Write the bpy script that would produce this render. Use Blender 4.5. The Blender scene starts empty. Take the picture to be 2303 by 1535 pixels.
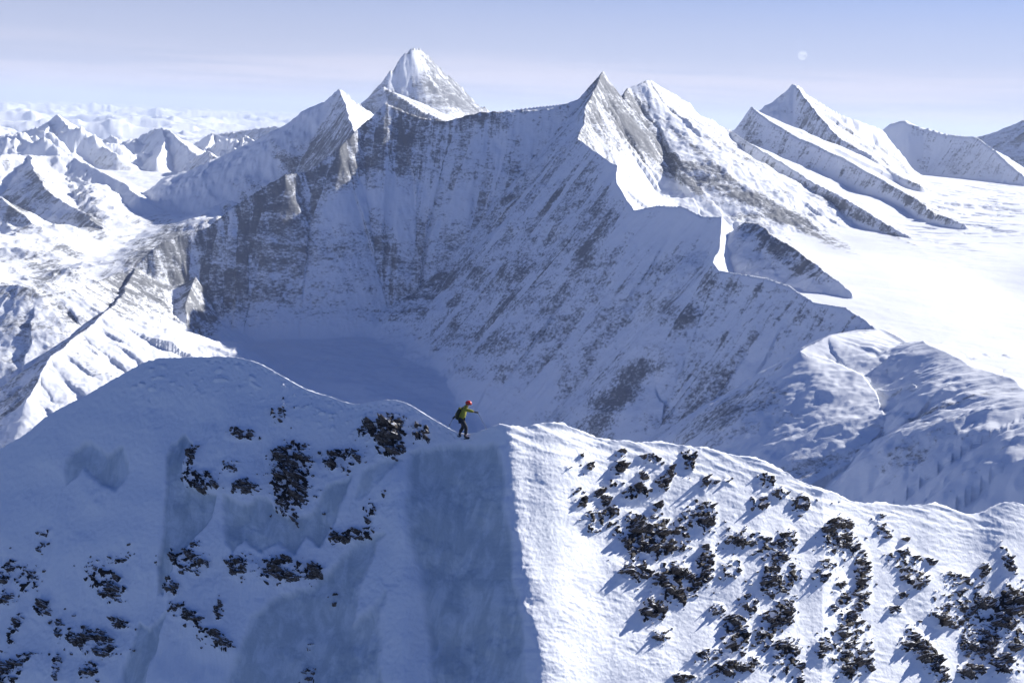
import bpy, bmesh, math, random
import numpy as np
from mathutils import Vector, Matrix
random.seed(7)
S = bpy.context.scene
R = math.radians
# ------------------------------------------------------------------ camera, sky, sun, exposure
F_PX, W_PX, H_PX = 2780.0, 2303.0, 1535.0
PITCH, ROLL = R(10.36), R(2.3)
cd = bpy.data.cameras.new('camera'); cam = bpy.data.objects.new('camera', cd); S.collection.objects.link(cam)
cd.sensor_fit = 'HORIZONTAL'; cd.sensor_width = 36.0; cd.lens = 36.0 * F_PX / W_PX
cd.clip_start = 0.5; cd.clip_end = 400000
CM = Matrix.Rotation(R(90) - PITCH, 4, 'X') @ Matrix.Rotation(ROLL, 4, 'Z')
cam.matrix_world = CM
S.camera = cam
SUN_AZ, SUN_EL = R(59), R(28)          # azimuth clockwise from +Y
sund = bpy.data.lights.new('sun', 'SUN'); sun = bpy.data.objects.new('sun', sund); S.collection.objects.link(sun)
sund.energy = 5.0; sund.angle = R(0.55); sund.color = (1.0, 0.965, 0.91)
sv = Vector((math.sin(SUN_AZ) * math.cos(SUN_EL), math.cos(SUN_AZ) * math.cos(SUN_EL), math.sin(SUN_EL)))
sun.rotation_euler = sv.to_track_quat('Z', 'Y').to_euler()
wd = bpy.data.worlds.new('World'); S.world = wd; wd.use_nodes = True
nt = wd.node_tree; nt.nodes.clear()
def N(nt, t, **k):
    n = nt.nodes.new(t)
    for a, b in k.items():
        if a.startswith('i_'):
            n.inputs[a[2:].replace('_', ' ')].default_value = b
        else:
            setattr(n, a, b)
    return n
wo = N(nt, 'ShaderNodeOutputWorld'); bg = N(nt, 'ShaderNodeBackground'); sky = N(nt, 'ShaderNodeTexSky')
sky.sky_type = 'NISHITA'; sky.sun_disc = False; sky.sun_elevation = SUN_EL; sky.sun_rotation = SUN_AZ
sky.altitude = 3600; sky.air_density = 1.25; sky.dust_density = 0.6; sky.ozone_density = 2.6
# directions just below the horizon keep its colour; thin cirrus veil low in the sky
tc = N(nt, 'ShaderNodeTexCoord'); sx = N(nt, 'ShaderNodeSeparateXYZ'); nt.links.new(tc.outputs['Generated'], sx.inputs[0])
mxz = N(nt, 'ShaderNodeMath', operation='MAXIMUM'); mxz.inputs[1].default_value = 0.012; nt.links.new(sx.outputs['Z'], mxz.inputs[0])
cx = N(nt, 'ShaderNodeCombineXYZ')
for a in 'XY': nt.links.new(sx.outputs[a], cx.inputs[a])
nt.links.new(mxz.outputs[0], cx.inputs['Z']); nt.links.new(cx.outputs[0], sky.inputs[0])
mp = N(nt, 'ShaderNodeMapping'); mp.inputs['Scale'].default_value = (2.2, 2.2, 55.0); nt.links.new(tc.outputs['Generated'], mp.inputs[0])
cn = N(nt, 'ShaderNodeTexNoise'); cn.inputs['Scale'].default_value = 1.0; cn.inputs['Detail'].default_value = 6; cn.inputs['Roughness'].default_value = 0.55
nt.links.new(mp.outputs[0], cn.inputs['Vector'])
cr = N(nt, 'ShaderNodeMapRange', interpolation_type='SMOOTHSTEP'); cr.inputs['From Min'].default_value = 0.43; cr.inputs['From Max'].default_value = 0.62
cr.inputs['To Max'].default_value = 0.55; nt.links.new(cn.outputs[0], cr.inputs['Value'])
band = N(nt, 'ShaderNodeMapRange', interpolation_type='SMOOTHSTEP'); band.inputs['From Min'].default_value = 0.055; band.inputs['From Max'].default_value = 0.028
nt.links.new(sx.outputs['Z'], band.inputs['Value'])
mulb = N(nt, 'ShaderNodeMath', operation='MULTIPLY'); nt.links.new(cr.outputs[0], mulb.inputs[0]); nt.links.new(band.outputs[0], mulb.inputs[1])
mixw = N(nt, 'ShaderNodeMix', data_type='RGBA'); nt.links.new(mulb.outputs[0], mixw.inputs['Factor'])
veil = N(nt, 'ShaderNodeMapRange', interpolation_type='SMOOTHERSTEP'); veil.inputs["From Min"].default_value = 0.215; veil.inputs['From Max'].default_value = 0.0
veil.inputs['To Min'].default_value = 0.0; veil.inputs['To Max'].default_value = 0.85; nt.links.new(sx.outputs['Z'], veil.inputs['Value'])
mixv = N(nt, 'ShaderNodeMix', data_type='RGBA'); nt.links.new(veil.outputs[0], mixv.inputs['Factor']); tint = N(nt, 'ShaderNodeMix', data_type='RGBA', blend_type='MULTIPLY'); tint.inputs['Factor'].default_value = 1.0; nt.links.new(sky.outputs[0], tint.inputs[6])
tint.inputs[7].default_value = (0.36, 0.60, 1.12, 1); nt.links.new(tint.outputs[2], mixv.inputs[6]); mixv.inputs[7].default_value = (7.0, 7.25, 9.2, 1)
nt.links.new(mixv.outputs[2], mixw.inputs[6]); mixw.inputs[7].default_value = (9.6, 9.1, 10.4, 1)
low = N(nt, 'ShaderNodeMapRange', interpolation_type='SMOOTHSTEP'); low.inputs['From Min'].default_value = -0.09; low.inputs['From Max'].default_value = -0.03; nt.links.new(sx.outputs['Z'], low.inputs['Value'])
mixl = N(nt, 'ShaderNodeMix', data_type='RGBA'); nt.links.new(low.outputs[0], mixl.inputs['Factor']); mixl.inputs[6].default_value = (1.2, 1.8, 3.0, 1); nt.links.new(mixw.outputs[2], mixl.inputs[7])  # unseen lower half darkened so less light comes up from below
nt.links.new(mixl.outputs[2], bg.inputs['Color']); bg.inputs['Strength'].default_value = 0.060
nt.links.new(bg.outputs[0], wo.inputs[0])
S.view_settings.view_transform = 'Standard'; S.view_settings.look = 'None'; S.view_settings.exposure = 0.6; S.view_settings.gamma = 1.0
S.render.engine = 'CYCLES'; S.cycles.max_bounces = 6; S.cycles.diffuse_bounces = 3; S.cycles.volume_bounces = 1

# ------------------------------------------------------------------ maths
CR = np.array(CM.to_3x3())
def ray(px, py):
    px = np.asarray(px, float); py = np.asarray(py, float)
    v = np.stack([(px - W_PX / 2) / F_PX, -(py - H_PX / 2) / F_PX, -np.ones(np.broadcast(px, py).shape)], -1)
    return v @ CR.T
def at(px, py, r):
    """point seen at a pixel of the photograph, r metres of ground distance away"""
    d = ray(px, py); h = np.hypot(d[..., 0], d[..., 1])
    return d * (np.asarray(r, float) / h)[..., None]
def to_px(X, Y, Z):
    c = np.stack([X, Y, Z], -1) @ CR
    z = np.minimum(c[..., 2], -1e-3)
    return c[..., 0] / -z * F_PX + W_PX / 2, H_PX / 2 - c[..., 1] / -z * F_PX
def hsh(ix, iy, seed):
    h = (ix * 374761393 + iy * 668265263 + seed * 1274126177) & 0xFFFFFFFF
    h = ((h ^ (h >> 13)) * 1274126177) & 0xFFFFFFFF
    return (h ^ (h >> 16)) & 0xFFFF
def perlin(x, y, seed=0):
    x = np.asarray(x, float); y = np.asarray(y, float)
    fx = np.floor(x); fy = np.floor(y); ix = fx.astype(np.int64); iy = fy.astype(np.int64)
    u = x - fx; v = y - fy
    def g(i, j, a, b):
        t = hsh(i, j, seed) * (2 * math.pi / 65536.0)
        return np.cos(t) * a + np.sin(t) * b
    su = u * u * u * (u * (u * 6 - 15) + 10); s2 = v * v * v * (v * (v * 6 - 15) + 10)
    a = g(ix, iy, u, v); b = g(ix + 1, iy, u - 1, v); c = g(ix, iy + 1, u, v - 1); d = g(ix + 1, iy + 1, u - 1, v - 1)
    return ((a + (b - a) * su) + ((c + (d - c) * su) - (a + (b - a) * su)) * s2) * 1.45
def fbm(x, y, o=5, seed=0, gain=0.5, lac=2.03):
    t = 0; a = 1.0; n = 0
    for i in range(o):
        t = t + a * perlin(x, y, seed + i * 17); n += a
        x, y = (x * 0.8 - y * 0.6) * lac + 5.3, (x * 0.6 + y * 0.8) * lac + 1.7; a *= gain
    return t / n * 1.3
def ridged(x, y, o=5, seed=0, gain=0.5, lac=2.07, iso=True):
    t = 0; a = 1.0; n = 0; w = 1.0
    for i in range(o):
        v = 1 - np.abs(perlin(x, y, seed + i * 13)); v = v * v * w
        t = t + a * v; n += a; w = np.clip(v * 1.6, 0, 1)
        if iso: x, y = (x * 0.8 - y * 0.6) * lac + 3.1, (x * 0.6 + y * 0.8) * lac + 7.7
        else: x = x * lac + 3.1; y = y * lac + 7.7
        a *= gain
    return t / n
def sst(a, b, x):
    t = np.clip((x - a) / (b - a), 0, 1); return t * t * (3 - 2 * t)
def poly_sd(px, py, pts):
    """signed distance to a polygon, negative inside"""
    d2 = np.full(px.shape, 1e18); inside = np.zeros(px.shape, bool); n = len(pts)
    for i in range(n):
        x0, y0 = pts[i]; x1, y1 = pts[(i + 1) % n]
        ex, ey = x1 - x0, y1 - y0
        t = np.clip(((px - x0) * ex + (py - y0) * ey) / (ex * ex + ey * ey + 1e-9), 0, 1)
        d2 = np.minimum(d2, (px - x0 - t * ex) ** 2 + (py - y0 - t * ey) ** 2)
        if y0 != y1:
            c = ((y0 <= py) != (y1 <= py)) & (px < (x1 - x0) * (py - y0) / (y1 - y0) + x0)
            inside ^= c
    d = np.sqrt(d2); return np.where(inside, -d, d)
def grid_mesh(name, P, attrs, mat, closed=False):
    """P: rows x cols x 3 array of points"""
    nr, nc = P.shape[:2]
    me = bpy.data.meshes.new(name)
    me.vertices.add(nr * nc); me.vertices.foreach_set('co', P.reshape(-1).astype(np.float32))
    i = np.arange(nr * nc).reshape(nr, nc)
    q = np.stack([i[:-1, :-1], i[:-1, 1:], i[1:, 1:], i[1:, :-1]], -1).reshape(-1, 4)
    me.loops.add(q.size); me.loops.foreach_set('vertex_index', q.reshape(-1).astype(np.int32))
    me.polygons.add(len(q)); me.polygons.foreach_set('loop_start', (np.arange(len(q)) * 4).astype(np.int32))
    me.polygons.foreach_set('use_smooth', np.ones(len(q), bool))
    me.update(calc_edges=True)
    for k, a in attrs.items():
        if a.ndim == 3:
            at_ = me.attributes.new(k, 'FLOAT_VECTOR', 'POINT'); at_.data.foreach_set('vector', a.reshape(-1).astype(np.float32))
        else:
            at_ = me.attributes.new(k, 'FLOAT', 'POINT'); at_.data.foreach_set('value', a.reshape(-1).astype(np.float32))
    me.materials.append(mat)
    o = bpy.data.objects.new(name, me); S.collection.objects.link(o)
    return o
# ------------------------------------------------------------------ materials
def new_mat(name):
    m = bpy.data.materials.new(name); m.use_nodes = True; nt = m.node_tree; nt.nodes.clear()
    out = N(nt, 'ShaderNodeOutputMaterial'); b = N(nt, 'ShaderNodeBsdfPrincipled'); nt.links.new(b.outputs[0], out.inputs[0])
    return m, nt, b
def math_n(nt, op, a, b=None, clamp=False):
    n = N(nt, 'ShaderNodeMath', operation=op); n.use_clamp = clamp
    for i, v in enumerate((a, b)):
        if v is None: continue
        if isinstance(v, (int, float)): n.inputs[i].default_value = v
        else: nt.links.new(v, n.inputs[i])
    return n.outputs[0]
def noise_n(nt, vec, scale, detail=5, rough=0.55, dist=0.0):
    n = N(nt, 'ShaderNodeTexNoise'); n.inputs['Scale'].default_value = scale; n.inputs['Detail'].default_value = detail
    n.inputs['Roughness'].default_value = rough; n.inputs['Distortion'].default_value = dist; nt.links.new(vec, n.inputs['Vector']); return n.outputs[0]
def map_n(nt, vec, scale, rot=(0, 0, 0)):
    n = N(nt, 'ShaderNodeMapping'); n.inputs['Scale'].default_value = scale; n.inputs['Rotation'].default_value = rot; nt.links.new(vec, n.inputs[0]); return n.outputs[0]
def range_n(nt, v, a, b, c=0.0, d=1.0, smooth=True):
    n = N(nt, 'ShaderNodeMapRange'); n.interpolation_type = 'SMOOTHSTEP' if smooth else 'LINEAR'
    n.inputs['From Min'].default_value = a; n.inputs['From Max'].default_value = b; n.inputs['To Min'].default_value = c; n.inputs['To Max'].default_value = d
    nt.links.new(v, n.inputs['Value']); return n.outputs[0]
def mix_n(nt, f, a, b, bt='MIX'):
    n = N(nt, 'ShaderNodeMix', data_type='RGBA', blend_type=bt)
    if isinstance(f, (int, float)): n.inputs[0].default_value = f
    else: nt.links.new(f, n.inputs[0])
    for i, v in ((6, a), (7, b)):
        if isinstance(v, tuple): n.inputs[i].default_value = (*v, 1)
        else: nt.links.new(v, n.inputs[i])
    return n.outputs[2]
SNOW = (0.86, 0.88, 0.91)
def attr_n(nt, name, out='Fac'):
    n = N(nt, 'ShaderNodeAttribute'); n.attribute_name = name; return n.outputs[out]

def mountain_material():
    m, nt, b = new_mat('mountain_snow_and_rock')
    flow = attr_n(nt, 'flow', 'Vector'); rk = attr_n(nt, 'rock')
    geo = N(nt, 'ShaderNodeNewGeometry'); pos = geo.outputs['Position']
    n1 = noise_n(nt, map_n(nt, flow, (1 / 70., 1 / 260., 1)), 1.0, 7, 0.62, 0.4)      # bands down the fall line
    n2 = noise_n(nt, map_n(nt, pos, (1 / 50., 1 / 50., 1 / 24.)), 1.0, 7, 0.68, 0.3)        # ledges
    n3 = noise_n(nt, map_n(nt, flow, (1 / 11., 1 / 60., 1)), 1.0, 4, 0.6)
    n4 = noise_n(nt, map_n(nt, pos, (1 / 9., 1 / 9., 1 / 5.)), 1.0, 6, 0.7)
    n1b = noise_n(nt, map_n(nt, flow, (1 / 26., 1 / 320., 1)), 1.0, 6, 0.6, 0.3)
    n1 = math_n(nt, 'ADD', math_n(nt, 'MULTIPLY', n1, 0.35), math_n(nt, 'MULTIPLY', n1b, 0.65))
    s = math_n(nt, 'ADD', math_n(nt, 'MULTIPLY', n1, 0.42), math_n(nt, 'MULTIPLY', n2, 0.22))
    s = math_n(nt, 'ADD', s, math_n(nt, 'MULTIPLY', n3, 0.14))
    s = math_n(nt, 'ADD', s, math_n(nt, 'MULTIPLY', n4, 0.28))
    s = math_n(nt, 'ADD', s, math_n(nt, 'MULTIPLY', rk, 0.20))
    f = range_n(nt, s, 0.605, 0.690, 0.0, 0.82)
    rc = mix_n(nt, noise_n(nt, map_n(nt, pos, (1 / 25., 1 / 25., 1 / 8.)), 1.0, 5, 0.6), (0.018, 0.024, 0.036), (0.078, 0.086, 0.106))
    col = mix_n(nt, f, SNOW, rc)
    nt.links.new(col, b.inputs['Base Color'])
    b.inputs['Roughness'].default_value = 0.75; b.inputs['Specular IOR Level'].default_value = 0.15
    bh = math_n(nt, 'ADD', math_n(nt, 'MULTIPLY', n2, 1.0), math_n(nt, 'MULTIPLY', n3, 0.35))
    bp = N(nt, 'ShaderNodeBump'); bp.inputs['Strength'].default_value = 0.55
    dist = math_n(nt, 'ADD', math_n(nt, 'MULTIPLY', rk, 8.0), 1.5); 
    h = math_n(nt, 'MULTIPLY', bh, dist); nt.links.new(h, bp.inputs['Height']); bp.inputs['Distance'].default_value = 1.0
    nt.links.new(bp.outputs[0], b.inputs['Normal'])
    return m
MT = mountain_material()

# ------------------------------------------------------------------ mountains: skeleton of ridges
# each ridge walks from left to right or from far to near: points (pixel x, pixel y, distance km),
# fall of the near/left side (Rs) and of the far/right side (Ls), roughness, rock near, rock far
RIDGES = []
def ridge(pts, Rs, Ls, rough=1.0, rR=0.5, rL=0.2, jag=6.0, shelf=0, sh=14, d0=26):
    RIDGES.append(dict(p=pts, Rs=Rs, Ls=Ls, rough=rough, rR=rR, rL=rL, jag=jag, shelf=shelf, sh=sh, d0=d0))
# A: crest of the great shaded face
ridge([(300,600,3.12),(345,560,3.15),(400,530,3.2),(465,510,3.22),(520,470,3.25),(580,430,3.28),(640,392,3.3),(690,385,3.33),(760,330,3.36),(810,285,3.44),(865,232,3.48),
       (900,245,3.48),(945,262,3.47),(1005,270,3.46),(1080,252,3.45),(1150,248,3.44),(1250,241,3.44),(1300,222,3.45),(1335,185,3.47),(1360,160,3.5)], 1.35, 1.15, 1.0, 0.40, 0.5, 6)
# C: from the summit towards the viewer
ridge([(1360,160,3.5),(1342,186,3.42),(1325,222,3.3),(1312,270,3.2),(1300,312,3.1)], 1.15, 1.15, 0.9, 0.42, 0.5, 8)
ridge([(1300,312,3.1),(1345,345,2.95),(1385,372,2.85),(1388,410,2.75),(1410,450,2.65),(1425,472,2.6),(1480,462,2.55),(1540,464,2.48),
       (1580,485,2.42),(1625,487,2.38),(1615,560,2.25),(1604,588,2.17),(1616,606,2.13),(1650,614,2.1),(1720,622,2.05),(1770,640,2.0),(1830,678,1.93),(1900,690,1.88),(1950,720,1.8),(1970,740,1.75)], 1.15, 0.55, 0.6, 0.42, 0.0, 2)
ridge([(1970,740,1.75),(2030,768,1.70),(2080,764,1.64),(2150,800,1.55),(2200,828,1.48),(2260,848,1.42),(2303,885,1.34),(2400,935,1.26),(2480,975,1.2)], 0.22, 0.25, 1.1, 0.1, 0.0, 3, 62, 1)
# lip of the lit shelf on the right
ridge([(1968,742,1.745),(1870,752,1.68),(1795,787,1.62),(1850,825,1.58),(1905,862,1.55),(1990,880,1.50),(2060,868,1.475),(2130,892,1.44),(2200,940,1.40),(2280,962,1.36),(2420,1010,1.3)], 1.15, 0.10, 0.8, 0.42, 0.0, 5, 0, 3)
# rock knob on the ridge
ridge([(1672,494,2.35),(1700,503,2.33),(1760,540,2.25),(1830,590,2.15),(1910,660,2.02)], 0.50, 0.9, 1.1, 0.42, 0.5, 8, 95)
# E: second summit behind, its near side lit
ridge([(1398,208,3.58),(1418,196,3.65),(1455,178,3.7),(1480,190,3.75),(1530,218,3.85),(1590,262,3.95),(1640,292,4.05)], 0.46, 0.8, 1.35, 0.30, 0.5, 18, 0, 75, 80)
# F
ridge([(1640,292,4.05),(1700,330,3.9),(1770,370,3.75),(1830,410,3.62),(1900,445,3.5),(1990,500,3.35),(2060,540,3.2),(2140,572,3.1)], 1.5, 0.35, 0.5, 0.45, 0.0, 3)
# G
ridge([(1660,290,4.75),(1676,262,4.7),(1690,238,4.65),(1720,262,4.55),(1800,310,4.4),(1890,350,4.2),(1960,390,4.05),(2050,440,3.85),(2100,475,3.7),(2170,505,3.55)], 1.5, 0.35, 0.5, 0.45, 0.0, 3)
# H
ridge([(1745,245,5.5),(1762,232,5.5),(1775,200,5.45),(1786,188,5.4),(1830,222,5.5),(1900,262,5.6),(1990,292,5.8)], 1.1, 0.8, 1.0, 0.15, 0.3, 10)
ridge([(1786,188,5.4),(1830,245,5.2),(1890,310,4.95),(1960,350,4.75),(2030,398,4.6),(2070,415,4.5)], 1.6, 0.6, 0.6, 0.6, 0.4, 4)
# I, J
ridge([(1985,292,6.2),(2005,275,6.2),(2035,268,6.2),(2080,285,6.2),(2130,300,6.15),(2200,308,6.0),(2240,340,5.8),(2303,395,5.6),(2380,440,5.5)], 1.3, 0.5, 0.4, 0.4, 0.0, 4)
ridge([(2170,312,7.8),(2205,303,7.8),(2250,290,7.8),(2303,266,7.8),(2420,235,7.8)], 0.6, 0.5, 0.5, 0.5, 0.1, 5)
# K: high peak behind, centre left
ridge([(822,245,8.7),(838,215,8.75),(862,186,8.8),(872,158,8.85),(900,150,8.9),(905,125,8.95),(925,108,9.0),(938,104,9.05),(962,122,9.15),(1000,162,9.35),(1040,196,9.6),(1068,225,9.8),(1098,246,9.95)], 0.85, 1.3, 0.6, 0.22, 0.9, 22, 0, 80, 100)
ridge([(1005,170,9.3),(1030,210,9.15),(1060,240,9.0)], 0.8, 0.8, 1.0, 0.9, 0.9, 10)
ridge([(826,246,7.6),(850,205,7.55),(862,193,7.5),(900,215,7.4),(945,245,7.25),(1000,270,7.1)], 0.9, 0.35, 0.6, 0.55, 0.0, 8)
# L: snow saddle
ridge([(1070,256,4.4),(1150,246,4.35),(1200,240,4.3),(1280,231,4.2),(1340,222,4.1)], 0.9, 0.3, 0.1, 0.0, 0.0, 1)
# N: small peak left
ridge([(648,335,6.42),(690,282,6.3),(720,258,6.2),(742,226,6.05),(762,198,5.9),(790,222,6.0),(838,262,6.25)], 1.6, 0.5, 1.3, 0.6, 0.0, 12, 0, 30, 30)
ridge([(762,198,5.9),(778,235,5.7),(784,262,5.5),(800,300,5.2)], 1.3, 0.7, 0.5, 0.5, 0.0, 5)
# left mid range: peaks round the glacier valley, their faces towards the viewer in shade
ridge([(274,347,10.4),(300,318,10.3),(322,300,10.1),(350,290,9.8),(366,286,9.6),(386,296,9.3),(400,310,9.1),(440,345,8.7)], 1.1, 0.6, 1.0, 0.35, 0.1, 14)
ridge([(366,286,9.6),(372,312,9.2),(352,360,8.6)], 0.9, 0.9, 0.8, 0.3, 0.3, 8)
ridge([(405,378,8.7),(430,358,8.6),(468,338,8.3),(480,350,8.1),(545,386,7.5)], 1.1, 0.6, 1.0, 0.5, 0.2, 12)
ridge([(468,338,8.3),(474,360,8.0),(471,388,7.7)], 1.0, 0.8, 0.8, 0.5, 0.3, 6)
ridge([(440,318,10.6),(478,297,10.4),(500,306,10.1),(530,312,9.8)], 1.1, 0.6, 1.0, 0.3, 0.1, 12)
ridge([(478,297,10.4),(470,320,9.8),(455,342,9.2)], 1.0, 0.8, 0.8, 0.3, 0.2, 8)
ridge([(510,335,9.6),(530,312,9.5),(549,302,9.4),(575,318,9.0),(590,345,8.6),(600,368,8.2)], 1.1, 0.6, 1.0, 0.45, 0.3, 12)
ridge([(549,302,9.4),(540,335,8.8),(559,386,7.9)], 0.9, 0.8, 1.0, 0.5, 0.4, 8)
ridge([(492,298,12),(560,290,11.6),(616,282,11.0),(644,290,10.4),(700,272,9.6),(730,262,9.0)], 0.8, 0.6, 1.0, 0.5, 0.2, 14)
ridge([(20,300,11.6),(60,290,11.4),(112,272,11),(130,256,11),(155,284,10.4),(170,320,9.8),(185,352,9.2)], 1.0, 0.6, 1.0, 0.35, 0.1, 14)
ridge([(112,272,11),(95,310,10),(60,342,9.2)], 0.9, 0.9, 0.8, 0.3, 0.2, 8)
ridge([(180,356,9.4),(205,338,9.2),(225,325,9.0),(262,345,8.6)], 1.0, 0.6, 0.8, 0.4, 0.1, 8)
ridge([(-160,250,8.2),(-60,300,8.0),(0,303,7.9),(38,304,7.8),(116,340,7.3),(150,352,7.0)], 0.5, 0.4, 0.6, 0.1, 0.0, 5)
ridge([(-160,330,6.2),(0,347,6.3),(67,346,6.4),(110,350,6.4),(162,353,6.4),(215,378,6.2),(274,406,6.0),(310,440,5.7)], 0.5, 0.5, 0.9, 0.25, 0.1, 8)
ridge([(67,346,6.4),(80,392,5.9),(120,440,5.5),(185,475,5.2),(250,525,4.8)], 0.6, 0.45, 0.9, 0.35, 0.1, 8)
ridge([(-100,410,5.0),(0,440,4.95),(50,480,4.8),(110,540,4.5),(160,600,4.1)], 0.6, 0.5, 0.8, 0.4, 0.1, 7)
# spur left of the basin
ridge([(440,622,3.10),(416,685,2.98),(422,735,2.9),(448,790,2.8),(475,880,2.65)], 0.30, 1.3, 0.3, 0.2, 0.62, 3)
ridge([(300,600,3.12),(282,655,2.95),(250,692,2.76),(258,760,2.66),(240,850,2.5),(205,925,2.38),(150,1010,2.25)], 0.8, 0.6, 1.4, 0.6, 0.5, 8, 0, 3)
ridge([(300,600,3.12),(245,622,3.05),(170,650,2.85),(100,665,2.8),(40,640,2.85),(-60,640,2.9),(-200,600,3.0)], 0.6, 0.5, 1.2, 0.7, 0.4, 8, 0, 3)
ridge([(250,692,2.76),(180,745,2.62),(120,800,2.5),(60,900,2.35)], 0.7, 0.35, 1.0, 0.6, 0.1, 5, 0, 3)

BASE_PTS = [(2000,620,2.3),(2100,650,2.2),(2300,700,2.1),(2303,820,1.6),(2200,560,3.1),(2300,500,3.9),(1900,560,2.8),(1750,560,2.6),(2250,430,5.0),(2100,400,5.2),(1900,430,3.9),(2050,520,3.5),(2303,450,4.8),(2600,600,2.6),(2700,450,4.5),
            (1700,420,4.2),(1800,330,5.0),(1300,500,4.5),(400,400,8.0),(300,450,6.6),(420,420,7.4),(520,430,6.8),(560,400,7.6),(150,560,4.6),(220,600,4.2),(40,620,3.9),(380,480,5.6),(100,915,2.5),(0,1040,2.3),(40,1170,2.1),(-200,860,2.6),(-300,500,4.0),(250,380,8.6),(330,560,4.4)]
def terrain(X, Y):
    """height, rock, flow coordinates at horizontal positions"""
    rr = np.hypot(X, Y)
    # base field
    bp = np.array([at(a, b, c * 1000) for a, b, c in BASE_PTS])
    bp = np.vstack([bp, [[-2500, 12000, -900], [2500, 12000, -800], [0, 12000, -900], [-6000, 11000, -900], [6000, 11000, -800], [0, 900, -700], [-400, 1200, -860], [700, 1000, -400], [-500, 1800, -790], [0, 300, -700], [1200,1800,-300], [900, 2200, -300], [700,2800,-290]]])
    num = np.zeros(X.shape); den = np.zeros(X.shape)
    lx, ly = X / (rr + 200), np.log(rr + 200)
    for p in bp:
        r0 = math.hypot(p[0], p[1])
        d2 = (lx - p[0] / (r0 + 200)) ** 2 * 4 + (ly - math.log(r0 + 200)) ** 2 + 4e-3
        w = d2 ** -1.6; num += w * p[2]; den += w
    B = num / den
    cq = [at(a, b, c * 1000)[:2] for a, b, c in [(440,620,2.87)] + RIDGES[0]['p'][3:] + RIDGES[1]['p'][1:] + RIDGES[2]['p'][1:] + RIDGES[3]['p'][1:]] + [np.array([900., 250.]), np.array([-300., 250.])] + [at(a, b, c * 1000)[:2] for a, b, c in [(475,880,2.5),(448,790,2.62),(416,680,2.77)]]
    cs = poly_sd(X, Y, cq)
    B = B + (np.interp(rr, [800, 1500, 2300, 2600, 2900, 3300], [-900, -760, -610, -575, -560, -560]) - B) * sst(10, -60, cs)
    far = sst(9500, 15000, rr)
    fr = ridged(X / 6000.0 + 3, Y / 6000.0, 7, 31, 0.5) ** 1.1 * (0.85 + 0.45 * fbm(X / 14000, Y / 14000, 3, 78)) 
    mid = sst(3400, 6000, rr) * (1 - sst(200, -200, X)) 
    B = B * (1 - far) + far * (-1150 + 950 * fr - 0.0008 * rr) + far * 120 * fbm(X / 9000, Y / 9000, 2, 77)
    gp = [at(a, b, c * 1000)[:2] for a, b, c in [(190,375,8.6),(420,352,9.0),(600,372,7.8),(640,400,6.5),(480,490,5.6),(330,560,4.6),(260,620,4.0),(200,600,4.2),(260,500,5.3),(300,430,6.6)]]
    glac = sst(250, -150, poly_sd(X, Y, gp))
    leftz = sst(-300, -1200, X) * sst(1900, 2700, rr) * (1 - far)
    B = B + 7 * fbm(X / 120.0, Y / 120.0, 4, 55) * (1 - far) * sst(300, -100, X) + leftz * (120 + 300 * sst(4300, 6500, rr)) * (ridged(X / 1500.0, Y / 1500.0, 7, 3, 0.55) ** 1.3 - 0.25) * (1 - glac) + (1 - far) * (3 + 5 * sst(300, -100, X)) * fbm(X / 260.0, Y / 260.0, 4, 5)
    H = B.copy(); RK = 0.15 * far + 0.22 * leftz; FS = X.copy(); FD = Y.copy(); RG = 0.15 + far * 0.0
    DD = np.full(X.shape, 400.0)
    RG = np.full(X.shape, 0.12)
    wx = X + 17 * fbm(X / 150.0, Y / 150.0, 5, 91, .6); wy = Y + 17 * fbm(X / 150.0, Y / 150.0, 5, 92, .6)
    for k, rd in enumerate(RIDGES):
        P = np.array([at(a, b, c * 1000) for a, b, c in rd['p']])
        # densify with jagged crest
        Q = [P[0]]; 
        for i in range(len(P) - 1):
            L = np.hypot(*(P[i + 1] - P[i])[:2]); n = max(1, int(L / 30))
            for j in range(1, n + 1): Q.append(P[i] + (P[i + 1] - P[i]) * j / n)
        Q = np.array(Q); s = np.concatenate([[0], np.cumsum(np.hypot(*(np.diff(Q[:, :2], axis=0)).T))])
        jg = perlin(s / 75.0, s * 0 + k * 3.3, 5) + 0.8 * perlin(s / 38.0, s * 0 + k * 3.3, 6)
        Q[:, 2] += rd['jag'] * 0.5 * jg
        ms = min(rd['Rs'], rd['Ls']); reach = min(1400 if P[:, 1].max() < 6500 else 2600, (P[:, 2].max() + 1000) / ms)
        m = (X > P[:, 0].min() - reach) & (X < P[:, 0].max() + reach) & (Y > P[:, 1].min() - reach) & (Y < P[:, 1].max() + reach)
        idx = np.nonzero(m.ravel())[0]
        if len(idx) == 0: continue
        x = X.ravel()[idx]; y = Y.ravel()[idx]
        x2 = wx.ravel()[idx]; y2 = wy.ravel()[idx]; wg = min(1.0, rd['rough'] * 0.8) * (1 if P[:, 1].max() < 5000 else 2.0); x = x + (x2 - x) * wg; y = y + (y2 - y) * wg
        best = np.full(len(idx), -1e9); bs = np.zeros(len(idx)); bd = np.zeros(len(idx)); bside = np.zeros(len(idx))
        for i in range(len(Q) - 1):
            ax, ay, az = Q[i]; ex, ey, ez = Q[i + 1] - Q[i]; L2 = ex * ex + ey * ey + 1e-6
            t = np.clip(((x - ax) * ex + (y - ay) * ey) / L2, 0, 1)
            dx = x - ax - t * ex; dy = y - ay - t * ey
            d = np.sqrt(dx * dx + dy * dy)
            side = (ex * dy - ey * dx) / (np.sqrt(L2) * (d + 2.0))       # + left/far, - right/near
            w = 0.5 + 0.5 * side
            sl = rd['Rs'] * (1 - w) + rd['Ls'] * w
            h = az + t * ez - sl * d
            h = h - rd['sh'] * (1 - np.exp(-d / rd['d0']))
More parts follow.
